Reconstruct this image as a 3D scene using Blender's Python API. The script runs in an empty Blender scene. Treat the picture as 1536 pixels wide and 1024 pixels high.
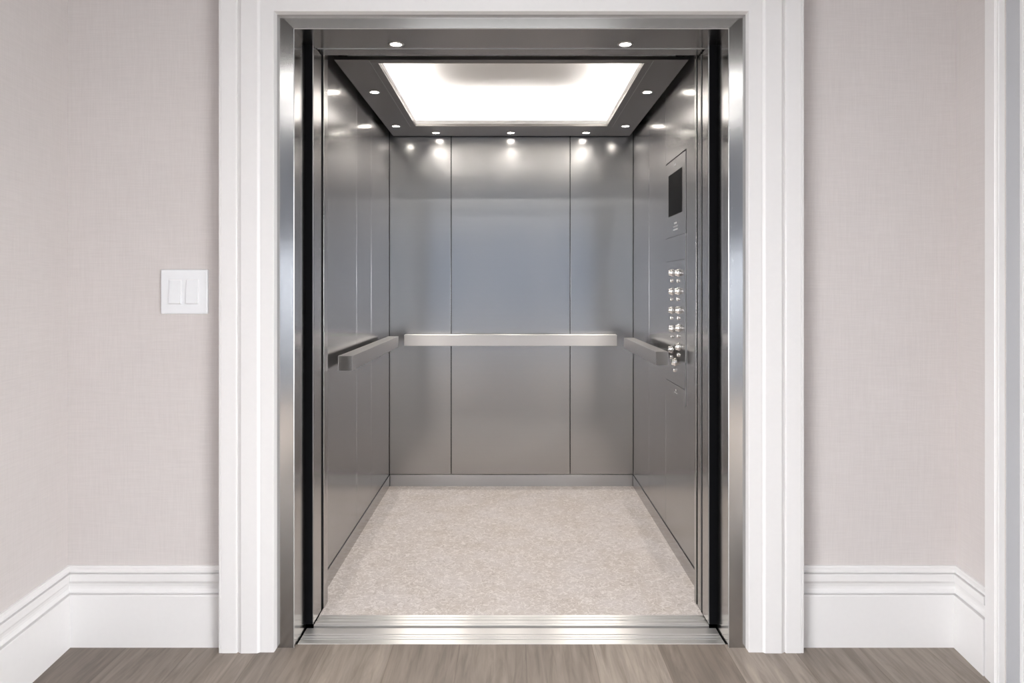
import bpy, bmesh, math, random
from mathutils import Vector
random.seed(4)
PI = math.pi
scn = bpy.context.scene
col = scn.collection

# ------------------------------------------------------------------ measures
CAM_D, CAM_H, F = 2.3, 1.198, 1035.0      # camera 2.3 m before the lift frame, eye 1.198 m

# ------------------------------------------------------------------ materials
def new_mat(name):
    m = bpy.data.materials.new(name); m.use_nodes = True
    nt = m.node_tree; nt.nodes.clear()
    out = nt.nodes.new('ShaderNodeOutputMaterial')
    b = nt.nodes.new('ShaderNodeBsdfPrincipled')
    nt.links.new(b.outputs[0], out.inputs[0])
    return m, nt, b
def N(nt, t, **kw):
    n = nt.nodes.new(t)
    for k, v in kw.items():
        if k.startswith('i_'): n.inputs[int(k[2:])].default_value = v
        else: setattr(n, k, v)
    return n
def L(nt, a, b): nt.links.new(a, b)
def math_n(nt, op, a, b=None, c=None):
    n = nt.nodes.new('ShaderNodeMath'); n.operation = op
    for i, v in enumerate((a, b, c)):
        if v is None: continue
        if isinstance(v, (int, float)): n.inputs[i].default_value = v
        else: nt.links.new(v, n.inputs[i])
    return n.outputs[0]
def ramp(nt, fac, stops):
    r = nt.nodes.new('ShaderNodeValToRGB')
    e = r.color_ramp.elements
    while len(e) < len(stops): e.new(0.5)
    for el, (p, c) in zip(e, stops): el.position = p; el.color = (*c, 1)
    nt.links.new(fac, r.inputs[0]); return r.outputs[0]
def mix(nt, fac, a, b, mode='MIX'):
    n = nt.nodes.new('ShaderNodeMix'); n.data_type = 'RGBA'; n.blend_type = mode
    for sock, v in ((n.inputs[0], fac), (n.inputs[6], a), (n.inputs[7], b)):
        if isinstance(v, (int, float)): sock.default_value = v
        elif isinstance(v, tuple): sock.default_value = (*v, 1)
        else: nt.links.new(v, sock)
    return n.outputs[2]

def paint(name, c, rough=0.45, bump=0.02, scale=180):
    m, nt, b = new_mat(name)
    tc = N(nt, 'ShaderNodeTexCoord')
    n = N(nt, 'ShaderNodeTexNoise'); n.inputs['Scale'].default_value = scale; n.inputs['Detail'].default_value = 3
    L(nt, tc.outputs['Object'], n.inputs['Vector'])
    c2 = tuple(x*0.99 for x in c)
    L(nt, ramp(nt, n.outputs[0], [(0.35, c2), (0.65, c)]), b.inputs['Base Color'])
    b.inputs['Roughness'].default_value = rough
    return m

def steel(name, c=(0.60, 0.59, 0.585), rough=0.27, grain=(1, 1, 60), aniso=0.0, cvar=0.012, tan=(0, 0, 1), rough2=0.0):
    """brushed stainless steel: fine grain streaks stretched along one direction"""
    m, nt, b = new_mat(name)
    tc = N(nt, 'ShaderNodeTexCoord')
    mp = N(nt, 'ShaderNodeMapping'); mp.inputs['Scale'].default_value = grain
    L(nt, tc.outputs['Object'], mp.inputs[0])
    n = N(nt, 'ShaderNodeTexNoise'); n.inputs['Scale'].default_value = 2.0; n.inputs['Detail'].default_value = 4
    L(nt, mp.outputs[0], n.inputs['Vector'])
    L(nt, ramp(nt, n.outputs[0], [(0.3, tuple(x*(1-cvar) for x in c)), (0.7, c)]), b.inputs['Base Color'])
    b.inputs['Metallic'].default_value = 1.0
    b.inputs['Roughness'].default_value = rough
    if aniso:
        b.inputs['Anisotropic'].default_value = aniso
        tg = N(nt, 'ShaderNodeCombineXYZ')      # grain direction of the brushing
        for i in range(3): tg.inputs[i].default_value = tan[i]
        L(nt, tg.outputs[0], b.inputs['Tangent'])
    if rough2:                                  # second, softer lobe of the brushed finish
        b2 = nt.nodes.new('ShaderNodeBsdfPrincipled'); b2.inputs['Metallic'].default_value = 1.0
        b2.inputs['Roughness'].default_value = rough2
        for lk in list(nt.links):
            if lk.to_node == b: L(nt, lk.from_socket, b2.inputs[lk.to_socket.name])
        mx = nt.nodes.new('ShaderNodeMixShader'); mx.inputs[0].default_value = 0.28
        L(nt, b.outputs[0], mx.inputs[1]); L(nt, b2.outputs[0], mx.inputs[2])
        out = [n_ for n_ in nt.nodes if n_.type == 'OUTPUT_MATERIAL'][0]
        L(nt, mx.outputs[0], out.inputs[0])
    return m

M = {}
M['steel']      = steel('brushed_steel', c=(0.46, 0.45, 0.44), rough=0.22)
M['steel_jamb'] = steel('brushed_steel_jamb', c=(0.43, 0.425, 0.42), rough=0.15, grain=(60, 60, 1))
M['steel_wall'] = steel('brushed_steel_wall', c=(0.45, 0.444, 0.442), rough=0.185, aniso=0.30, rough2=0.42)
M['steel_rail'] = steel('satin_steel_rail', c=(0.52, 0.51, 0.505), rough=0.33, aniso=0.95, tan=(0, 0.35, 1))
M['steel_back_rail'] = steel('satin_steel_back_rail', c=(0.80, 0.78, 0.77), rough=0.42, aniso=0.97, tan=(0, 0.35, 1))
M['steel_sill'] = steel('polished_sill_metal', c=(0.88, 0.86, 0.84), rough=0.38, grain=(1, 60, 1), aniso=0.95, tan=(0, 1, 0.3))
M['steel_dark'] = steel('dark_ceiling_metal', c=(0.26, 0.245, 0.235), rough=0.32, grain=(1, 60, 1))
M['bright']     = steel('polished_edge', c=(0.50, 0.495, 0.49), rough=0.4)
def plain(name, c, rough=0.5, metal=0.0, spec=0.5):
    m, nt, b = new_mat(name)
    b.inputs['Base Color'].default_value = (*c, 1); b.inputs['Roughness'].default_value = rough
    b.inputs['Metallic'].default_value = metal; b.inputs['Specular IOR Level'].default_value = spec
    return m
M['black']  = plain('matt_black', (0.004, 0.004, 0.005), 0.9, spec=0.1)
M['screen'] = plain('screen_glass', (0.004, 0.004, 0.004), 0.45, spec=0.03)
M['mark']   = plain('etched_mark', (0.75, 0.74, 0.73), 0.5, 0.3)
M['button'] = plain('button_metal', (0.82, 0.80, 0.78), 0.16, 1.0)
M['plastic'] = plain('white_plastic', (0.80, 0.81, 0.83), 0.32)
M['cove']   = plain('cove_white', (0.90, 0.885, 0.87), 0.6)
M['trim']   = paint('white_trim_paint', (0.80, 0.785, 0.78), 0.38, 0.02, 60)
M['door']   = paint('grey_white_door_paint', (0.50, 0.50, 0.515), 0.35, 0.02, 60)
M['hall_ceiling'] = paint('ceiling_paint', (0.10, 0.095, 0.09), 0.8)
M['foyer']  = paint('foyer_wall_paint', (0.24, 0.255, 0.285), 0.7)

def emit(name, c, s):
    m = bpy.data.materials.new(name); m.use_nodes = True
    nt = m.node_tree; nt.nodes.clear()
    o = nt.nodes.new('ShaderNodeOutputMaterial'); e = nt.nodes.new('ShaderNodeEmission')
    e.inputs[0].default_value = (*c, 1); e.inputs[1].default_value = s
    nt.links.new(e.outputs[0], o.inputs[0]); return m
M['lamp']  = emit('downlight_lamp', (1.0, 0.93, 0.84), 45)
M['led']   = emit('cove_led', (1.0, 0.965, 0.93), 60)
M['unseen_batten'] = emit('unseen_batten_glow', (1.0, 0.975, 0.955), 22)

# fabric-like wall covering, pinkish grey
def wall_mat():
    m, nt, b = new_mat('woven_wall_covering')
    tc = N(nt, 'ShaderNodeTexCoord')
    ns = []
    for sc_ in ((14, 14, 520), (520, 520, 14)):
        mp = N(nt, 'ShaderNodeMapping'); mp.inputs['Scale'].default_value = sc_
        L(nt, tc.outputs['Object'], mp.inputs[0])
        n = N(nt, 'ShaderNodeTexNoise'); n.inputs['Scale'].default_value = 1.0; n.inputs['Detail'].default_value = 2
        L(nt, mp.outputs[0], n.inputs['Vector']); ns.append(n.outputs[0])
    s = math_n(nt, 'ADD', ns[0], ns[1]); s = math_n(nt, 'MULTIPLY', s, 0.5)
    big = N(nt, 'ShaderNodeTexNoise'); big.inputs['Scale'].default_value = 2.2; big.inputs['Detail'].default_value = 3
    L(nt, tc.outputs['Object'], big.inputs['Vector'])
    c1 = ramp(nt, s, [(0.35, (0.605, 0.562, 0.548)), (0.65, (0.662, 0.618, 0.603))])
    c2 = ramp(nt, big.outputs[0], [(0.3, (0.97, 0.97, 0.97)), (0.7, (1, 1, 1))])
    L(nt, mix(nt, 1.0, c1, c2, 'MULTIPLY'), b.inputs['Base Color'])
    b.inputs['Roughness'].default_value = 0.75
    bp = N(nt, 'ShaderNodeBump'); bp.inputs['Strength'].default_value = 0.10; bp.inputs['Distance'].default_value = 0.0006
    L(nt, s, bp.inputs['Height']); L(nt, bp.outputs[0], b.inputs['Normal'])
    return m
M['wall'] = wall_mat()

def plank_mat():
    m, nt, b = new_mat('grey_brown_wood_planks')
    W = 0.222
    tc = N(nt, 'ShaderNodeTexCoord'); sp = N(nt, 'ShaderNodeSeparateXYZ')
    L(nt, tc.outputs['Object'], sp.inputs[0])
    u = math_n(nt, 'DIVIDE', math_n(nt, 'ADD', sp.outputs[0], 0.84 + 20*W), W)
    idx = math_n(nt, 'FLOOR', u); fr = math_n(nt, 'SUBTRACT', u, idx)
    wn = N(nt, 'ShaderNodeTexWhiteNoise', noise_dimensions='1D'); L(nt, idx, wn.inputs['W'])
    v = math_n(nt, 'DIVIDE', math_n(nt, 'ADD', sp.outputs[1], math_n(nt, 'MULTIPLY_ADD', wn.outputs[0], 5.0, 1.5)), 7.2)
    vi = math_n(nt, 'FLOOR', v); vf = math_n(nt, 'SUBTRACT', v, vi)
    cb = N(nt, 'ShaderNodeCombineXYZ'); L(nt, idx, cb.inputs[0]); L(nt, vi, cb.inputs[1])
    w2 = N(nt, 'ShaderNodeTexWhiteNoise', noise_dimensions='2D'); L(nt, cb.outputs[0], w2.inputs['Vector'])
    # grain
    gx = N(nt, 'ShaderNodeCombineXYZ')
    L(nt, math_n(nt, 'MULTIPLY', sp.outputs[0], 42.0), gx.inputs[0])
    L(nt, math_n(nt, 'MULTIPLY', sp.outputs[1], 3.2), gx.inputs[1])
    L(nt, math_n(nt, 'MULTIPLY', w2.outputs[0], 37.0), gx.inputs[2])
    g = N(nt, 'ShaderNodeTexNoise'); g.inputs['Scale'].default_value = 1.0; g.inputs['Detail'].default_value = 7; g.inputs['Roughness'].default_value = 0.62; g.inputs['Distortion'].default_value = 0.8
    L(nt, gx.outputs[0], g.inputs['Vector'])
    gy = N(nt, 'ShaderNodeMapping'); gy.inputs['Scale'].default_value = (5, 0.8, 1); L(nt, tc.outputs['Object'], gy.inputs[0])
    g2 = N(nt, 'ShaderNodeTexNoise'); g2.inputs['Scale'].default_value = 2.0; g2.inputs['Detail'].default_value = 4; g2.inputs['Distortion'].default_value = 1.5
    L(nt, gy.outputs[0], g2.inputs['Vector'])
    base = ramp(nt, w2.outputs[0], [(0.0, (0.190, 0.155, 0.130)), (0.5, (0.262, 0.220, 0.187)), (1.0, (0.350, 0.298, 0.255))])
    grain = ramp(nt, g.outputs[0], [(0.30, (0.68, 0.67, 0.65)), (0.5, (0.97, 0.97, 0.97)), (0.70, (1.24, 1.23, 1.22))])
    c = mix(nt, 1.0, base, grain, 'MULTIPLY')
    cloud = ramp(nt, g2.outputs[0], [(0.3, (0.84, 0.835, 0.83)), (0.7, (1.1, 1.1, 1.1))])
    c = mix(nt, 1.0, c, cloud, 'MULTIPLY')
    # knots
    vo = N(nt, 'ShaderNodeTexVoronoi'); vo.inputs['Scale'].default_value = 2.6
    kv = N(nt, 'ShaderNodeMapping'); kv.inputs['Scale'].default_value = (1.0, 0.55, 1); kv.inputs['Location'].default_value = (0.31, 0.2, 0); L(nt, tc.outputs['Object'], kv.inputs[0])
    L(nt, kv.outputs[0], vo.inputs['Vector'])
    k = ramp(nt, vo.outputs['Distance'], [(0.0, (0.25, 0.22, 0.2)), (0.022, (0.8, 0.78, 0.76)), (0.06, (1, 1, 1))])
    c = mix(nt, 1.0, c, k, 'MULTIPLY')
    e = math_n(nt, 'MINIMUM', fr, math_n(nt, 'SUBTRACT', 1.0, fr))
    e2 = math_n(nt, 'MULTIPLY', math_n(nt, 'MINIMUM', vf, math_n(nt, 'SUBTRACT', 1.0, vf)), 40.0)
    e = math_n(nt, 'MINIMUM', e, e2)
    seam = ramp(nt, e, [(0.0, (0.72, 0.70, 0.68)), (0.010, (1, 1, 1))])
    L(nt, mix(nt, 1.0, c, seam, 'MULTIPLY'), b.inputs['Base Color'])
    b.inputs['Roughness'].default_value = 0.5
    bp = N(nt, 'ShaderNodeBump'); bp.inputs['Strength'].default_value = 0.12; bp.inputs['Distance'].default_value = 0.001
    L(nt, g.outputs[0], bp.inputs['Height']); L(nt, bp.outputs[0], b.inputs['Normal'])
    return m
M['planks'] = plank_mat()

def carpet_mat():
    m, nt, b = new_mat('curled_pattern_carpet')
    tc = N(nt, 'ShaderNodeTexCoord')
    def worms(scale, seed, w):
        mp = N(nt, 'ShaderNodeMapping'); mp.inputs['Location'].default_value = (seed, seed*2, seed)
        L(nt, tc.outputs['Object'], mp.inputs[0])
        n = N(nt, 'ShaderNodeTexNoise'); n.inputs['Scale'].default_value = scale; n.inputs['Detail'].default_value = 1.0
        n.inputs['Distortion'].default_value = 0.6
        L(nt, mp.outputs[0], n.inputs['Vector'])
        d = math_n(nt, 'ABSOLUTE', math_n(nt, 'SUBTRACT', n.outputs[0], 0.5))
        return ramp(nt, d, [(0.0, (1, 1, 1)), (w, (0, 0, 0))])
    a = worms(24, 3.1, 0.030); c_ = worms(34, 11.7, 0.035); dk = worms(28, 23.9, 0.025)
    light = mix(nt, 1.0, a, c_, 'LIGHTEN')
    big = N(nt, 'ShaderNodeTexNoise'); big.inputs['Scale'].default_value = 5.0; big.inputs['Detail'].default_value = 3
    L(nt, tc.outputs['Object'], big.inputs['Vector'])
    base = ramp(nt, big.outputs[0], [(0.35, (0.600, 0.540, 0.500)), (0.65, (0.650, 0.600, 0.580))])
    fine = N(nt, 'ShaderNodeTexNoise'); fine.inputs['Scale'].default_value = 420; L(nt, tc.outputs['Object'], fine.inputs['Vector'])
    ff = ramp(nt, fine.outputs[0], [(0.3, (0.90, 0.90, 0.90)), (0.7, (1.04, 1.04, 1.04))])
    base = mix(nt, 1.0, base, ff, 'MULTIPLY')
    c = mix(nt, math_n(nt, 'MULTIPLY', light, 0.58), base, (0.90, 0.855, 0.83))
    c = mix(nt, math_n(nt, 'MULTIPLY', dk, 0.5), c, (0.38, 0.325, 0.29))
    L(nt, c, b.inputs['Base Color'])
    b.inputs['Roughness'].default_value = 0.95; b.inputs['Specular IOR Level'].default_value = 0.1
    h = math_n(nt, 'ADD', math_n(nt, 'MULTIPLY', light, 0.6), math_n(nt, 'MULTIPLY', fine.outputs[0], 0.8))
    bp = N(nt, 'ShaderNodeBump'); bp.inputs['Strength'].default_value = 0.35; bp.inputs['Distance'].default_value = 0.002
    L(nt, h, bp.inputs['Height']); L(nt, bp.outputs[0], b.inputs['Normal'])
    return m
M['carpet'] = carpet_mat()

# ------------------------------------------------------------------ geometry helpers
def link(name, bm, mat, parent=None, bevel=0.0, seg=2, smooth=False):
    bmesh.ops.recalc_face_normals(bm, faces=bm.faces)
    me = bpy.data.meshes.new(name); bm.to_mesh(me); bm.free()
    if isinstance(mat, (list, tuple)):
        for m_ in mat: me.materials.append(m_)
    else: me.materials.append(mat)
    if smooth:
        for p in me.polygons: p.use_smooth = True
    o = bpy.data.objects.new(name, me); col.objects.link(o)
    if parent: o.parent = parent
    if bevel:
        b = o.modifiers.new('bevel', 'BEVEL'); b.width = bevel; b.segments = seg; b.limit_method = 'ANGLE'; b.angle_limit = math.radians(40)
    return o
def add_box(bm, x0, x1, y0, y1, z0, z1, mi=0):
    vs = [bm.verts.new((x, y, z)) for x in (x0, x1) for y in (y0, y1) for z in (z0, z1)]
    for f in ((0,1,3,2), (4,6,7,5), (0,4,5,1), (2,3,7,6), (0,2,6,4), (1,5,7,3)):
        fc = bm.faces.new([vs[i] for i in f]); fc.material_index = mi
def box(name, x0, x1, y0, y1, z0, z1, mat, parent=None, bevel=0.0, seg=2):
    bm = bmesh.new(); add_box(bm, x0, x1, y0, y1, z0, z1)
    return link(name, bm, mat, parent, bevel, seg)
def boxes(name, lst, mat, parent=None, bevel=0.0):
    bm = bmesh.new()
    for b in lst: add_box(bm, *b)
    return link(name, bm, mat, parent, bevel)
def loft(bm, rings, closed_ring=True, caps=True):
    vr = [[bm.verts.new(p) for p in r] for r in rings]
    n = len(vr[0])
    for a, b in zip(vr, vr[1:]):
        for i in range(n if closed_ring else n-1):
            j = (i+1) % n
            bm.faces.new((a[i], a[j], b[j], b[i]))
    if caps:
        bm.faces.new(vr[0]); bm.faces.new(vr[-1])
def disc_ring(bm, profile, seg=32, axis='Z', close_start=False, close_end=False):
    """lathe profile [(r, h), ...] about an axis"""
    rings = []
    for r, h in profile:
        ring = []
        for k in range(seg):
            a = 2*PI*k/seg
            if axis == 'Z': ring.append((r*math.cos(a), r*math.sin(a), h))
            else: ring.append((h, r*math.cos(a), r*math.sin(a)))
        rings.append(ring)
    vr = [[bm.verts.new(p) for p in r] for r in rings]
    for a, b in zip(vr, vr[1:]):
        for i in range(seg):
            j = (i+1) % seg; bm.faces.new((a[i], a[j], b[j], b[i]))
    if close_start: bm.faces.new(vr[0])
    if close_end: bm.faces.new(vr[-1])
def thing(name, label, cat, loc=(0, 0, 0), group=None):
    o = bpy.data.objects.new(name, None); o.empty_display_size = 0.1; col.objects.link(o)
    o.location = loc; o['label'] = label; o['category'] = cat
    if group: o['group'] = group
    return o
def tag(o, label, cat, group=None):
    o['label'] = label; o['category'] = cat
    if group: o['group'] = group
    return o
def struct(o, label=None, cat='wall'):
    o['kind'] = 'structure'
    if label: o['label'] = label; o['category'] = cat
    return o

def frame_leg(prof, ix, iz, side, z0=0.0):
    """vertical mitred leg: prof = [(u outward, y)], inner edge at |x|=ix, head inner edge at iz"""
    bm = bmesh.new()
    loft(bm, [[(side*(ix+u), y, z0) for u, y in prof], [(side*(ix+u), y, iz+u) for u, y in prof]])
    return bm
def frame_head(prof, ix, iz):
    bm = bmesh.new()
    loft(bm, [[(-(ix+u), y, iz+u) for u, y in prof], [((ix+u), y, iz+u) for u, y in prof]])
    return bm

# ------------------------------------------------------------------ camera
cd = bpy.data.cameras.new('camera'); cam = bpy.data.objects.new('camera', cd); col.objects.link(cam)
cam.location = (0, -CAM_D, CAM_H); cam.rotation_euler = (PI/2, 0, 0)
cd.sensor_width = 36; cd.lens = 36*F/1536; cd.shift_y = -80/1536; cd.shift_x = 1/1536
cd.clip_start = 0.05
scn.camera = cam

# ------------------------------------------------------------------ setting: hall
LX, RX = -1.4906, 1.495            # hall corners at the front wall
SP = 0.0820                        # side walls lean in towards the viewer
NY = -1.35                         # the recess opens into the foyer here
def lx(y): return LX + 0.0783*(0.02-y)*1.0
def rx(y): return RX - 0.0947*(0.02-y)
OX, OZ = 0.7810, 2.1090            # opening of the wall = inner edge of casing
CEIL = 2.72

floor = struct(boxes('floor', [(-3.2, 3.2, -5.4, 0.022, -0.05, 0.0)], M['planks']), 'grey brown wood plank floor before the lift', 'floor')
w = boxes('wall_front', [(-1.75, -OX, 0.02, 0.12, 0, CEIL), (OX, 1.8, 0.02, 0.12, 0, CEIL), (-OX, OX, 0.02, 0.12, OZ+0.0, CEIL)], M['wall'])
struct(w, 'pinkish grey textured wall around the lift opening')
def slab(name, pts, z0, z1, mat):
    bm = bmesh.new()
    loft(bm, [[(x, y, z0) for x, y in pts], [(x, y, z1) for x, y in pts]])
    return link(name, bm, mat)
w = slab('wall_left', [(lx(0.02), 0.02), (lx(NY), NY), (lx(NY)-0.22, NY), (lx(0.02)-0.22, 0.02)], 0, CEIL, M['wall'])
struct(w, 'pinkish grey side wall left of the lift')
# right wall with a doorway from y=DY1 (far) towards the viewer DY0
DY1, DY0 = -0.248, -1.10
rparts = bmesh.new()
def rslab(y0, y1, z0, z1, t=0.22):
    pts = [(rx(y0), y0), (rx(y1), y1), (rx(y1)+t, y1), (rx(y0)+t, y0)]
    loft(rparts, [[(x, y, z0) for x, y in pts], [(x, y, z1) for x, y in pts]])
rslab(DY1, 0.02, 0, CEIL); rslab(NY, DY0, 0, CEIL); rslab(DY0, DY1, 2.08, CEIL)
struct(link('wall_right', rparts, M['wall']), 'pinkish grey side wall right of the lift')
struct(boxes('wall_foyer_left', [(-3.2, -3.1, -5.4, NY, 0, CEIL), (-3.1, lx(NY)-0.22, NY-0.02, NY+0.08, 0, CEIL)], M['foyer']))
struct(boxes('wall_foyer_right', [(3.1, 3.2, -5.4, NY, 0, CEIL), (rx(NY)+0.22, 3.1, NY-0.02, NY+0.08, 0, CEIL)], M['foyer']))
WX, WZ0, WZ1 = 1.75, 0.60, 2.45
struct(boxes('wall_back', [(-3.2, -WX, -5.5, -5.4, 0, CEIL), (WX, 3.2, -5.5, -5.4, 0, CEIL), (-WX, WX, -5.5, -5.4, 0, WZ0), (-WX, WX, -5.5, -5.4, WZ1, CEIL)], M['foyer']))
struct(boxes('ceiling', [(-3.2, 3.2, -5.5, 0.12, CEIL, CEIL+0.08)], M['hall_ceiling']))
win = boxes('window_1', [(-WX, WX, -5.47, -5.42, WZ0, WZ0+0.05), (-WX, WX, -5.47, -5.42, WZ1-0.05, WZ1), (-WX, -WX+0.05, -5.47, -5.42, WZ0, WZ1),
     (WX-0.05, WX, -5.47, -5.42, WZ0, WZ1), (-0.55, -0.50, -5.47, -5.42, WZ0, WZ1), (0.50, 0.55, -5.47, -5.42, WZ0, WZ1)], M['trim'])
struct(win)  # unseen rear window, put in for the bluish reflection in the steel

# baseboards: one moulded profile swept along each wall
BB = [(0.0, 0.0), (0.020, 0.0), (0.020, 0.1715), (0.0185, 0.1745), (0.0070, 0.1755), (0.0070, 0.1790), (0.0130, 0.1800), (0.0100, 0.184), (0.0065, 0.191), (0.0065, 0.199),
      (0.0090, 0.209), (0.0130, 0.2165), (0.0175, 0.2195), (0.0180, 0.2405), (0.0165, 0.2430), (0.0060, 0.2440), (0.0060, 0.2470), (0.0135, 0.2485), (0.0130, 0.256), (0.0095, 0.2605), (0.0080, 0.2615), (0.0060, 0.2665), (0.0, 0.268)]
def baseboard(name, path, mat=M['trim']):
    """path: [(x, y, nx, ny)] ring places; the offset runs along (nx, ny)"""
    bm = bmesh.new()
    loft(bm, [[(x+nx*t, y+ny*t, z) for t, z in BB] for x, y, nx, ny in path])
    return struct(link(name, bm, mat))
CX = 0.9620  # outer edge of the casing
b1 = baseboard('baseboard_front_left', [(LX, 0.02, 1, -1), (-CX, 0.02, 0, -1)]); b1['label'] = 'white moulded skirting on the wall with the light switch'; b1['category'] = 'skirting'
b2 = baseboard('baseboard_front_right', [(RX, 0.02, -1, -1), (CX, 0.02, 0, -1)]); b2['label'] = 'white moulded skirting right of the lift casing'; b2['category'] = 'skirting'
b3 = baseboard('baseboard_left', [(LX, 0.02, 1, -1), (lx(NY), NY, 1, 0)]); b3['label'] = 'white moulded skirting on the left side wall'; b3['category'] = 'skirting'
DC0 = -0.168   # far edge of the side door casing
b4 = baseboard('baseboard_right', [(RX, 0.02, -1, -1), (rx(DC0), DC0, -1, 0)]); b4['label'] = 'short white moulded skirting on the right side wall'; b4['category'] = 'skirting'

# door casing around the lift opening
CP = [(0.0, 0.0195), (0.0, -0.0285), (0.0015, -0.030), (0.0415, -0.030), (0.0430, -0.0295), (0.0470, -0.0300), (0.0520, -0.0345), (0.0535, -0.0355),
      (0.1060, -0.0360), (0.1085, -0.0350), (0.1100, -0.0330), (0.1150, -0.0315), (0.1165, -0.0280), (0.1195, -0.0280), (0.1205, -0.0335), (0.1225, -0.0350),
      (0.1700, -0.0350), (0.1708, -0.0330), (0.1722, -0.0330), (0.1730, -0.0345), (0.1790, -0.0340), (0.1810, -0.0315), (0.1810, 0.0195)]
cs = frame_leg(CP, OX, OZ, -1); 
t1 = link('trim_1', cs, M['trim']); struct(t1, 'white moulded casing left of the steel lift frame', 'door casing')
t2 = link('trim_2', frame_leg(CP, OX, OZ, 1), M['trim']); struct(t2, 'white moulded casing right of the steel lift frame', 'door casing')
t3 = link('trim_3', frame_head(CP, OX, OZ), M['trim']); struct(t3, 'white moulded casing above the steel lift frame', 'door casing')

# side doorway on the right wall: casing, jamb, stop and door
def on_right(y, off=0.0):   # a point on the right wall; off = out of the wall into the hall
    return (rx(y)-off, y)
bm = bmesh.new()
cp = [(0.0, 0.0), (0.0, 0.014), (0.002, 0.017), (0.046, 0.019), (0.048, 0.0225), (0.050, 0.0235), (0.060, 0.0235), (0.062, 0.021), (0.066, 0.019), (0.072, 0.019), (0.0735, 0.0165), (0.0735, 0.0)]
def casring(z): return [(*on_right(DC0 - 0.003 - u, v), z) for u, v in cp]
loft(bm, [casring(0), casring(2.15)])
t4 = struct(link('trim_4', bm, M['trim']), 'white casing of the side doorway at the right edge', 'door casing')
bm = bmesh.new()
cp2 = [(0.0, 0.0), (0.0, 0.016), (0.07, 0.016), (0.07, 0.0)]
loft(bm, [[(*on_right(DY0 - u, v), z) for u, v in cp2] for z in (0, 2.15)])
struct(link('trim_5', bm, M['trim']))
bm = bmesh.new()
x0, _ = on_right(DY1); 
add_box(bm, x0+0.001, x0+0.20, DY1-0.004, DY1-0.0003, 0, 2.08)      # far reveal
dj = struct(link('trim_6', bm, M['door']))
bm = bmesh.new(); add_box(bm, x0+0.038, x0+0.060, DY1-0.018, DY1-0.0045, 0, 2.07)
struct(link('trim_7', bm, M['trim'], None, 0.002))
bm = bmesh.new()
pts = [(x0+0.050, DY1-0.020), (x0-0.03, DY0+0.01), (x0+0.012, DY0+0.01), (x0+0.092, DY1-0.020)]
loft(bm, [[(x, y, 0.004) for x, y in pts], [(x, y, 2.065) for x, y in pts]])
d1 = struct(link('door_1', bm, M['door']), 'grey white painted side door at the right edge', 'door')
bm = bmesh.new(); disc_ring(bm, [(0.002, -0.055), (0.024, -0.050), (0.028, -0.040), (0.018, -0.028), (0.012, -0.02), (0.012, 0.0)], 24, 'X', True)
hk = link('door_handle', bm, M['steel_rail'], d1, smooth=True); hk.location = (x0-0.018, DY0+0.09, 1.0)

# ------------------------------------------------------------------ lift shaft (dark enclosure)
struct(boxes('wall_shaft', [(-1.30, -1.25, 0.12, 2.3, -0.3, 2.7), (1.25, 1.30, 0.12, 2.3, -0.3, 2.7), (-1.3, 1.3, 2.25, 2.3, -0.3, 2.7),
      (-1.3, 1.3, 0.12, 2.3, 2.65, 2.7), (-1.3, 1.3, 0.03, 2.3, -0.35, -0.30), (-1.30, -0.815, 0.1205, 0.125, -0.3, 2.7), (0.815, 1.30, 0.1205, 0.125, -0.3, 2.7),
      (-0.82, 0.82, 0.1975, 0.203, 2.125, 2.66), (-1.3, 1.3, 0.02, 0.03, -0.35, -0.051)], M['black']))

# ------------------------------------------------------------------ steel portal frame
PX, PZ, PF = 0.7244, 2.0620, 0.0563
fr = thing('lift_door_frame', 'wide brushed steel frame set inside the white casing around the lift entrance', 'door frame', (0, 0, 0))
bd = 0.0018
def legprof(d): return [(bd, 0.0), (PF, 0.0), (PF, d), (0.0, d), (0.0, bd)]
g = 0.0004
link('jamb', frame_leg([(u, y) for u, y in legprof(0.131)], PX, PZ-g, -1), M['steel_jamb'], fr)
link('jamb', frame_leg([(u, y) for u, y in legprof(0.131)], PX, PZ-g, 1), M['steel_jamb'], fr)
link('header', frame_head(legprof(0.189), PX, PZ), M['steel'], fr)
# polished arris strip along the inner edge
bm = frame_leg([(-0.0008, 0.0004), (0.0010, -0.0008), (0.0018, 0.0004), (0.0005, 0.0018)], PX, PZ, -1); link('polished_edge', bm, M['bright'], fr)
bm = frame_leg([(-0.0008, 0.0004), (0.0010, -0.0008), (0.0018, 0.0004), (0.0005, 0.0018)], PX, PZ, 1); link('polished_edge', bm, M['bright'], fr)
bm = frame_head([(-0.0008, 0.0004), (0.0010, -0.0008), (0.0018, 0.0004), (0.0005, 0.0018)], PX, PZ); link('polished_edge', bm, M['bright'], fr)

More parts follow.
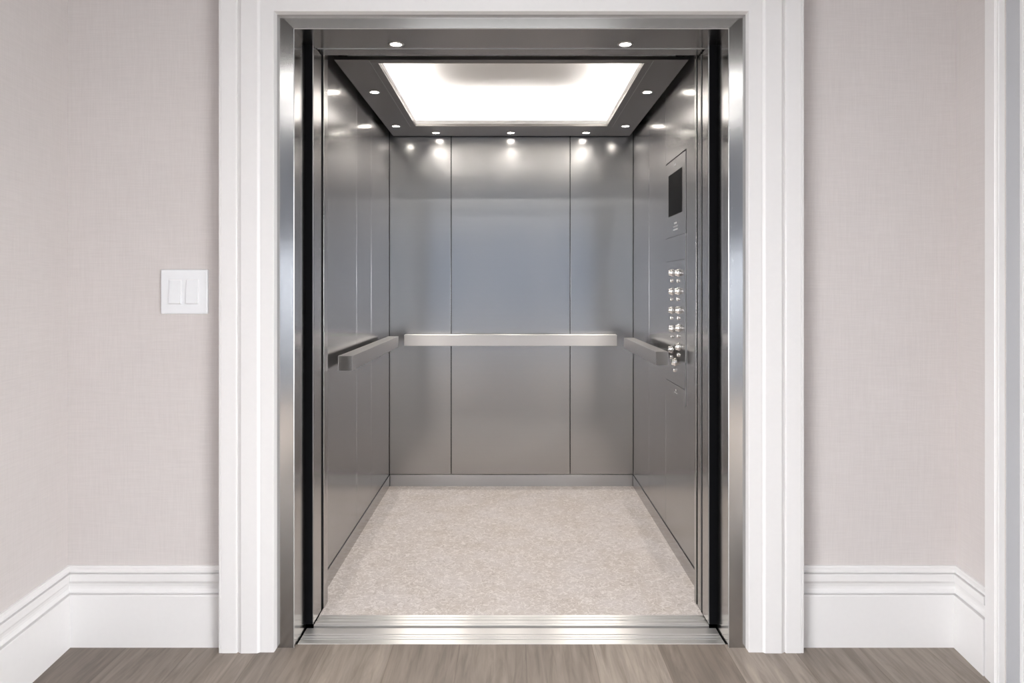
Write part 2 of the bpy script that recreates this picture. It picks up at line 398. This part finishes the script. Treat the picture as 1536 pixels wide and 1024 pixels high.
# ------------------------------------------------------------------ sills
def sill(name, label, x, y0, y1, grooves, zt=0.0):
    """ribbed metal sill: profile across y, extruded in x"""
    bm = bmesh.new()
    pts = [(y0, -0.03), (y0, zt-0.0015), (y0+0.0015, zt)]
    for a, b_, dep in grooves:
        pts += [(a-0.001, zt), (a, zt-dep), (b_, zt-dep), (b_+0.001, zt)]
    pts += [(y1-0.0015, zt), (y1, zt-0.0015), (y1, -0.03)]
    loft(bm, [[(-x, y, z) for y, z in pts], [(x, y, z) for y, z in pts]])
    return tag(link(name, bm, M['steel_sill']), label, 'door sill')
sill('landing_sill', 'ribbed polished metal sill flush with the wood planks', 0.7195, 0.022, 0.131, [(0.050, 0.054, 0.006), (0.066, 0.069, 0.003), (0.082, 0.087, 0.006)], 0.0015)
sill('car_sill', 'ribbed polished metal sill edging the carpet inside the lift', 0.7020, 0.150, 0.229, [(0.162, 0.165, 0.003), (0.186, 0.192, 0.006), (0.208, 0.211, 0.004)], 0.001)

# ------------------------------------------------------------------ lift car
SW, BY, FZ = 0.738, 1.875, 2.1137      # half width, back wall, suspended ceiling underside
car = thing('lift_car', 'open lift car lined with brushed steel panels', 'lift car', (0, 0.15, 0))
def cb(name, x0, x1, y0, y1, z0, z1, mat, parent=None, bevel=0.0):
    p = parent or car
    # children keep world coordinates: subtract the car's origin
    off = 0.15 if p is car else 0.0
    return box(name, x0, x1, y0-off, y1-off, z0, z1, mat, p, bevel)
KZ = 0.069
def px_back(px): return (px-767)*4.175/F
xs = [-SW, px_back(676.8), px_back(855.2), SW]
G = 0.0022
WT = 2.19
for a, b_ in zip(xs, xs[1:]):
    cb('wall_panel', a+(G if a > -SW else 0.002), b_-(G if b_ < SW else 0.002), BY, BY+0.02, KZ+0.003, WT, M['steel_wall'], None, 0.0012)
cb('wall_backing', -SW-0.03, SW+0.03, BY+0.021, BY+0.04, 0, WT+0.02, M['black'])
ysl = [0.330, 0.992, 1.372, BY-0.001]
for s, ys in ((-1, [0.330, 0.992, 1.337, BY-0.001]), (1, [0.330, 0.998, 1.395, BY-0.001])):
    for a, b_ in zip(ys, ys[1:]):
        x0, x1 = sorted((s*SW, s*(SW+0.02)))
        cb('wall_panel', x0, x1, a+0.0008, b_-0.0008, KZ+0.003, WT, M['steel_wall'], None, 0.0008)
    x0, x1 = sorted((s*(SW+0.021), s*(SW+0.04)))
    cb('wall_backing', x0, x1, 0.33, BY+0.04, 0, WT+0.02, M['black'])
    x0, x1 = sorted((s*(SW-0.004), s*(SW+0.018)))
    cb('kick_plate', x0, x1, 0.335, BY-0.006, 0.0, KZ, M['steel'], None, 0.0015)
cb('kick_plate', -SW+0.0045, SW-0.0045, BY-0.005, BY+0.018, 0.0, KZ, M['steel_rail'], None, 0.0015)
carp = boxes('carpet', [(-SW+0.004, SW-0.004, 0.3395, BY-0.005, -0.02, 0.0015), (-0.7025, 0.7025, 0.2295, 0.3395, -0.02, 0.0015)], M['carpet'])
tag(carp, 'pale beige carpet with a curled pattern covering the lift floor', 'carpet')
# front return posts
HZ = CAM_H + 361*2.49/F      # underside of the car header
cb('car_header', -0.7035, 0.7035, 0.1905, 0.276, HZ, HZ+0.16, M['steel'], None, 0.0015)
cb('header_edge', -0.7000, 0.7000, 0.1897, 0.1925, 2.0603, HZ+0.01, M['bright'], None)
cb('front_post', -0.7600, -0.6995, 0.2760, 0.3300, 0.002, 2.135, M['steel'], None, 0.0015)
cb('front_post', 0.6985, 0.7600, 0.3100, 0.3350, 0.002, 2.135, M['steel'], None, 0.0015)
# retracted doors: only their leading edges stand proud of the dark pockets
def door(name, label, s, x_in, y0, y1, wd, grp):
    t = thing(name, label, 'lift door', (s*(x_in+wd/2), (y0+y1)/2, 0), grp)
    px, py = t.location.x, t.location.y
    x0, x1 = sorted((s*x_in, s*(x_in+wd)))
    box('door_panel', x0-px, x1-px, y0-py, y1-py, 0.006, 2.0612, M['steel'], t, 0.0016)
    xa, xb = sorted((s*(x_in-0.0008), s*(x_in+0.003)))
    box('leading_edge_trim', xa-px, xb-px, y0-0.0008-py, y0+0.002-py, 0.006, 2.0612, M['bright'], t)
    if y0 < 0.2:
        xa, xb = sorted((s*(x_in+0.0022), s*(x_in+0.060)))
        box('pocket_shade_strip', xa-px, xb-px, y0-0.003-py, y0+0.0005-py, 0.006, 2.0612, M['black'], t)  # blackens the door face, standing in for the shade of the pocket
    return t
door('lift_door', 'retracted brushed steel lift door, its leading edge left of the car opening', -1, 0.7035, 0.150, 0.2535, 0.48, None)
door('lift_door', 'retracted outer steel lift door, right of the car opening beside the black gap', 1, 0.7005, 0.150, 0.2300, 0.48, None)
door('lift_door', 'narrow retracted inner steel lift door edge right, just before the car wall', 1, 0.7005, 0.2480, 0.2950, 0.48, None)
box('door_gap', 0.704, 0.73, 0.2305, 0.2475, 0.0, HZ, M['black'], car).location.y = -0.15
box('door_gap', 0.704, 0.73, 0.2955, 0.3095, 0.0, HZ, M['black'], car).location.y = -0.15
box('door_gap', -0.73, -0.708, 0.2540, 0.2755, 0.0, HZ, M['black'], car).location.y = -0.15

# suspended ceiling panel with its rectangular opening
CX0, CX1, CY0, CY1 = -0.541, 0.541, 0.512, 1.602
PE, PY0, PY1 = 0.711, 0.468, 1.852
cp_ = thing('suspended_ceiling', 'dark steel suspended ceiling panel with downlights and a bright recess', 'ceiling panel', (0, 1.16, FZ))
def chb(name, lst, mat, bevel=0.0, parent=None):
    return boxes(name, [(a, b_, c-1.16, d-1.16, e-FZ, f-FZ) for a, b_, c, d, e, f in lst], mat, parent or cp_, bevel)
FR = 0.030
chb('ceiling_plate', [(-PE, CX0-FR-0.003, PY0, PY1, FZ, FZ+0.014), (CX1+FR+0.003, PE, PY0, PY1, FZ, FZ+0.014),
    (CX0-FR-0.003, CX1+FR+0.003, CY1+0.018, PY1, FZ, FZ+0.014), (CX0-FR-0.003, CX1+FR+0.003, PY0, CY0-0.016, FZ, FZ+0.014)], M['steel_dark'])
chb('inlay_strip', [(CX0-FR, CX1+FR, CY1+0.0145, CY1+0.0175, FZ-0.001, FZ+0.013), (CX0-FR-0.0035, CX0-FR-0.0002, PY0+0.01, CY1+0.0175, FZ-0.001, FZ+0.013), (CX1+FR+0.0002, CX1+FR+0.0035, PY0+0.01, CY1+0.0175, FZ-0.001, FZ+0.013)], M['bright'])
chb('recess_frame', [(CX0-FR, CX0, CY0-0.014, CY1+0.014, FZ-0.001, FZ+0.013), (CX1, CX1+FR, CY0-0.014, CY1+0.014, FZ-0.001, FZ+0.013),
    (CX0, CX1, CY1, CY1+0.014, FZ-0.001, FZ+0.013), (CX0, CX1, CY0-0.014, CY0, FZ-0.001, FZ+0.013)], M['steel_dark'], 0.001)
# upstand rim, led strips and white lining
chb('rim', [(CX0-0.006, CX0, CY0, CY1, FZ+0.013, FZ+0.034), (CX1, CX1+0.006, CY0, CY1, FZ+0.013, FZ+0.034), (CX0-0.006, CX1+0.006, CY1, CY1+0.006, FZ+0.013, FZ+0.034),
    (CX0-0.006, CX1+0.006, CY0-0.006, CY0, FZ+0.013, FZ+0.034)], M['cove'])
RX0, RX1, RY0, RY1, RZ = -0.655, 0.655, 0.478, 1.720, FZ+0.17
cov = [(RX0-0.006, RX0, RY0, RY1, FZ+0.015, RZ), (RX1, RX1+0.006, RY0, RY1, FZ+0.015, RZ), (RX0, RX1, RY1, RY1+0.006, FZ+0.015, RZ), (RX0, RX1, RY0-0.004, RY0, FZ+0.0145, RZ),
       (RX0-0.006, RX1+0.006, RY0-0.004, RY1+0.006, RZ, RZ+0.006),
       (RX0, CX0-0.006, RY0, RY1, FZ+0.0145, FZ+0.017), (CX1+0.006, RX1, RY0, RY1, FZ+0.0145, FZ+0.017), (CX0-0.006, CX1+0.006, CY1+0.006, RY1, FZ+0.0145, FZ+0.017)]
chb('recess_lining', cov, M['cove'])
for lst in ([(CX0-0.040, CX0-0.016, CY0, CY1, FZ+0.0175, FZ+0.021)], [(CX1+0.016, CX1+0.040, CY0, CY1, FZ+0.0175, FZ+0.021)], [(CX0, CX1, CY1+0.018, CY1+0.042, FZ+0.0175, FZ+0.021)], [(CX0, CX1, CY0-0.030, CY0-0.012, FZ+0.0175, FZ+0.021)]):
    chb('light_strip', lst, M['led'])

# ------------------------------------------------------------------ downlights
def downlight(x, y, z, label, power, r=0.024, grp='recessed downlights in the lift ceiling'):
    t = thing('downlight', label, 'downlight', (x, y, z), grp)
    bm = bmesh.new(); disc_ring(bm, [(r-0.004, -0.0005), (r-0.003, -0.0030), (r+0.002, -0.0030), (r+0.005, 0.0)], 36)
    link('trim_ring', bm, M['bright'], t, smooth=True)
    bm = bmesh.new(); disc_ring(bm, [(0.0005, -0.0018), (r*0.5, -0.0015), (r-0.0045, -0.0008), (r-0.0035, -0.0002)], 36, 'Z', True)
    link('lens', bm, M['lamp'], t, smooth=True)
    ld = bpy.data.lights.new('downlight_beam', 'SPOT'); ld.energy = power; ld.color = (1.0, 0.94, 0.87)
    ld.spot_size = math.radians(128 if y > 1.7 else 104); ld.spot_blend = 0.75; ld.shadow_soft_size = 0.015
    lo = bpy.data.objects.new('downlight_beam', ld); col.objects.link(lo); lo.parent = t; lo.location = (0, 0, -0.006)
    return t
PW = 12.0
for x, y, lab in ((-0.639, 0.924, 'round downlight left of the bright recess, nearer the entrance'), (0.635, 0.924, 'round downlight right of the bright recess, nearer the entrance'),
                  (-0.652, 1.600, 'round downlight in the rear left corner of the car ceiling'), (0.645, 1.600, 'round downlight in the rear right corner of the car ceiling'),
                  (-0.444, 1.767, 'round downlight along the back edge, left of the middle one'), (-0.003, 1.767, 'round downlight at the middle of the back edge of the car ceiling'),
                  (0.441, 1.767, 'round downlight along the back edge, right of the middle one')):
    downlight(x, y, FZ, lab, PW)
downlight(-0.4086, 0.1446, PZ, 'left of two downlights under the steel entrance header', 12, 0.024, 'downlights in the entrance header')
downlight(0.4040, 0.1446, PZ, 'right of two downlights under the steel entrance header', 12, 0.024, 'downlights in the entrance header')

# ------------------------------------------------------------------ handrails
def handrail(label, x0, x1, y0, y1, z0, z1, brackets, m_=None):
    cx, cy = (x0+x1)/2, (y0+y1)/2
    t = thing('handrail', label, 'handrail', (cx, cy, z0), 'square steel handrails in the lift')
    box('rail', x0-cx, x1-cx, y0-cy, y1-cy, 0, z1-z0, m_ or M['steel_rail'], t, 0.0018, 3)
    for bx0, bx1, by0, by1 in brackets:
        box('bracket', bx0-cx, bx1-cx, by0-cy, by1-cy, 0.018, 0.042, M['steel'], t, 0.001)
RZ0, RZ1 = 0.8560, 0.9220
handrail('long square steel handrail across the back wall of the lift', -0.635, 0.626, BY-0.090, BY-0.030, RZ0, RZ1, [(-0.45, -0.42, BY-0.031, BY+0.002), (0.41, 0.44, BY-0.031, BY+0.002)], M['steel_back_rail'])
handrail('square steel handrail on the left wall of the lift', -0.707, -0.648, 0.514, 1.66, 0.861, RZ1, [(-SW-0.002, -0.705, 0.75, 0.78), (-SW-0.002, -0.705, 1.45, 1.48)])
handrail('square steel handrail on the right wall, ending beside the control panel', 0.632, 0.688, 0.722, 1.57, 0.861, 0.920, [(0.686, SW+0.002, 1.04, 1.07), (0.686, SW+0.002, 1.38, 1.41)])

# ------------------------------------------------------------------ car operating panel on the right wall
cop = thing('control_panel', 'tall steel lift control panel with dark screen and round buttons', 'control panel', (SW, 0.80, 0.69))
CY, CZ = 0.80, 0.69
def cpb(name, y0, y1, z0, z1, d0, d1, mat, bevel=0.0, parent=None):
    # d = how far it stands out of the wall
    return box(name, -d1, -d0, y0-CY, y1-CY, z0-CZ, z1-CZ, mat, parent or cop, bevel)
y0, y1 = 0.616, 0.990
# reveal line round the plate and the plates
bm = bmesh.new()
for (a, b_, c, d) in ((y0-0.005, y0, 0.70, 1.786), (y0, y1, 1.780, 1.786)):
    add_box(bm, -0.0006, 0.0, a-CY, b_-CY, c-CZ, d-CZ)
link('shadow_gap', bm, M['black'], cop)
cpb('display_plate', y0, y1, 1.431, 1.780, 0.0, 0.0025, M['steel_wall'], 0.001)
cpb('blank_plate', y0, y1, 1.322, 1.4285, 0.0, 0.0025, M['steel_wall'], 0.001)
cpb('button_plate', y0, y1, 0.768, 1.320, 0.0, 0.0025, M['steel_wall'], 0.001)
cpb('lower_plate', y0, y1, 0.694, 0.766, 0.0, 0.0025, M['steel_wall'], 0.001)
cpb('edge_trim', y0-0.0035, y0-0.0005, 0.70, 1.43, 0.0, 0.0032, M['bright'])
sc = cpb('screen', 0.672, 0.922, 1.528, 1.7195, 0.0026, 0.0040, M['screen'], 0.0006)
# small etched marks: crescent emblem above the screen, three lines of letters under it, mark on lower plate
bm = bmesh.new()
for k in range(10):
    a0, a1 = PI*(1.05+0.085*k), PI*(1.05+0.085*(k+1))
    ring = []
    for a, r in ((a0, 0.010), (a1, 0.010), (a1, 0.0065), (a0, 0.0065)):
        ring.append((-0.0032, 0.797-CY+r*math.cos(a), 1.757-CZ+r*math.sin(a)))
    lo = [bm.verts.new(p) for p in ring]; hi = [bm.verts.new((p[0]+0.0008, p[1], p[2])) for p in ring]
    bm.faces.new(lo); bm.faces.new(hi)
    for i in range(4): bm.faces.new((lo[i], lo[(i+1) % 4], hi[(i+1) % 4], hi[i]))
link('emblem', bm, M['mark'], cop)
bm = bmesh.new()
for r_, zz in enumerate((1.490, 1.475, 1.461)):
    for k in range(5 if r_ else 3):
        yy = 0.83 - k*0.018 - (0.018 if r_ == 0 else 0)
        add_box(bm, -0.0031, -0.0024, yy-0.006-CY, yy+0.004-CY, zz-0.0035-CZ, zz+0.0035-CZ)
link('lettering', bm, M['mark'], cop)
bm = bmesh.new()
add_box(bm, -0.0031, -0.0024, 0.780-CY, 0.790-CY, 0.738-CZ, 0.746-CZ); add_box(bm, -0.0031, -0.0024, 0.76-CY, 0.81-CY, 0.728-CZ, 0.732-CZ)
link('etched_mark', bm, M['mark'], cop)
# buttons: short round push button above a small raised braille plate
def yb(px): return SW*F/(px-767) - CAM_D
def zb(px, py): return CAM_H + (432-py)*SW/(px-767)
bmesh_src = None
btn = [(1009.3, 409), (1019.0, 409), (1009.3, 437), (1018.8, 436.5), (1009.0, 465), (1019.6, 465), (1009.8, 493), (1019.6, 492), (1008.8, 524), (1019.4, 520), (1014.0, 543)]
for i, (px, py) in enumerate(btn):
    bm = bmesh.new()
    disc_ring(bm, [(0.0155, 0.0), (0.0155, -0.003), (0.0145, -0.006), (0.0125, -0.0065), (0.0115, -0.014), (0.0085, -0.0185), (0.001, -0.020)], 28, 'X', False, True)
    b_ = link('button', bm, M['button'], cop, smooth=True)
    b_.scale = (1.0, 0.68, 1.15)
    b_.location = (-0.0025, yb(px)-CY, zb(px, py)-CZ)
    bm = bmesh.new()
    disc_ring(bm, [(0.0075, 0.0), (0.0075, -0.004), (0.0055, -0.008), (0.001, -0.0095)], 20, 'X', False, True)
    p_ = link('tactile_marker', bm, M['button'], b_, smooth=True)
    p_.location = (0, 0.012, -0.031)

# ------------------------------------------------------------------ light switch
sw = thing('light_switch', 'white double rocker light switch on the pinkish wall left of the casing', 'light switch', (-1.0965, 0.02, 1.186))
def rounded_plate(w_, h_, y_back, y_front, r=0.003, inset=0.003):
    bm = bmesh.new()
    def ring(wx, hz, y):
        pts = []
        for cx_, cz_, a0 in ((wx-r, hz-r, 0), (-wx+r, hz-r, PI/2), (-wx+r, -hz+r, PI), (wx-r, -hz+r, 1.5*PI)):
            for k in range(5):
                a = a0 + k*PI/8; pts.append((cx_+r*math.cos(a), y, cz_+r*math.sin(a)))
        return pts
    loft(bm, [ring(w_, h_, y_back), ring(w_, h_, y_front+inset), ring(w_-inset*0.35, h_-inset*0.35, y_front+inset*0.4), ring(w_-inset, h_-inset, y_front)])
    return bm
link('faceplate', rounded_plate(0.0785, 0.0745, 0.0, -0.009), M['plastic'], sw)
for dx in (-0.0290, 0.0285):
    bm = rounded_plate(0.0212, 0.0412, -0.0088, -0.0092, 0.001, 0.0003); o = link('rocker_gap', bm, M['trim'], sw); o.location = (dx, 0, -0.0005)
    bm = bmesh.new()
    hw, hh = 0.0200, 0.0400
    prof = [(-hh, -0.009), (-hh, -0.0155), (-hh+0.002, -0.0165), (0.0, -0.0135), (hh-0.002, -0.0110), (hh, -0.0105), (hh, -0.009)]
    loft(bm, [[(-hw, y, z) for z, y in prof], [(hw, y, z) for z, y in prof]])
    o = link('rocker', bm, M['plastic'], sw, 0.0007); o.location = (dx, 0, -0.0005)

# ------------------------------------------------------------------ unseen foyer lights, side windows and baffles, added to shape the light
def unseen_batten(x, y, w_, d_, label):
    t = thing('unseen_ceiling_light', label, 'ceiling light', (x, y, CEIL-0.03), 'unseen slim ceiling lights added in the foyer')
    boxes('housing', [(-w_/2-0.01, w_/2+0.01, -d_/2-0.01, d_/2+0.01, 0.0, 0.03)], M['trim'], t)
    boxes('diffuser', [(-w_/2, w_/2, -d_/2, d_/2, -0.008, -0.0005)], M['unseen_batten'], t)  # unseen fixture, added for the white bands mirrored in the jambs
unseen_batten(0, -2.72, 4.0, 0.11, 'unseen slim ceiling light added in the foyer, nearer the lift')
unseen_batten(0, -3.62, 4.0, 0.09, 'unseen slim ceiling light added in the foyer, nearer the window')
def area(name, loc, rot, sx, sy, e, c, portal=False):
    ld = bpy.data.lights.new(name, 'AREA'); ld.shape = 'RECTANGLE'; ld.size = sx; ld.size_y = sy; ld.energy = e; ld.color = c
    lo = bpy.data.objects.new(name, ld); col.objects.link(lo); lo.location = loc; lo.rotation_euler = rot
    return lo
pw = area('window_daylight', (0, -5.44, (WZ0+WZ1)/2), (PI/2, 0, 0), 2*WX-0.1, WZ1-WZ0-0.1, 1, (1, 1, 1))
pw.data.cycles.is_portal = True
area('added_side_fill', (-3.04, -3.7, 1.50), (0, -PI/2, 0), 1.5, 2.6, 370, (0.98, 0.99, 1.0))  # unseen side light, added to brighten the hall walls
area('added_side_fill', (3.04, -3.7, 1.50), (0, PI/2, 0), 1.5, 2.6, 370, (0.98, 0.99, 1.0))  # its added twin on the other side, also unseen
for s_ in (-1, 1):
    xa, xb = sorted((s_*2.05, s_*2.15))
    struct(boxes('added_shade_baffle_%s' % ('left' if s_ < 0 else 'right'), [(xa, xb, -5.4, -1.35, 1.56, CEIL)], M['foyer']))  # unseen baffle, added to shade the upper hall walls
    xa, xb = sorted((s_*3.055, s_*3.0995))
    struct(boxes('window_%d' % (2 if s_ < 0 else 3), [(xa, xb, -5.05, -2.35, 0.70, 0.75), (xa, xb, -5.05, -2.35, 2.25, 2.30), (xa, xb, -5.05, -5.00, 0.7, 2.3), (xa, xb, -2.40, -2.35, 0.7, 2.3)], M['trim']))  # window frame added around the unseen side light

t = thing('unseen_ceiling_light', 'unseen square opal ceiling light added in the foyer nearest the lift', 'ceiling light', (0, -1.82, CEIL-0.03))  # unseen fixture, added to lighten the steel header by reflection
boxes('housing', [(-0.62, 0.62, -0.17, 0.17, 0.0, 0.03)], M['trim'], t)
boxes('diffuser', [(-0.60, 0.60, -0.15, 0.15, -0.008, -0.0005)], emit('unseen_opal_glow', (0.95, 0.98, 1.0), 3.2), t)
wd = bpy.data.worlds.new('world'); scn.world = wd; wd.use_nodes = True
bg = wd.node_tree.nodes['Background']; bg.inputs[0].default_value = (0.62, 0.76, 1.0, 1); bg.inputs[1].default_value = 0.7

scn.view_settings.view_transform = 'Standard'; scn.view_settings.look = 'None'
scn.view_settings.gamma = 1; scn.view_settings.use_curve_mapping = False
scn.view_settings.exposure = 0.0
scn.cycles.use_light_tree = False
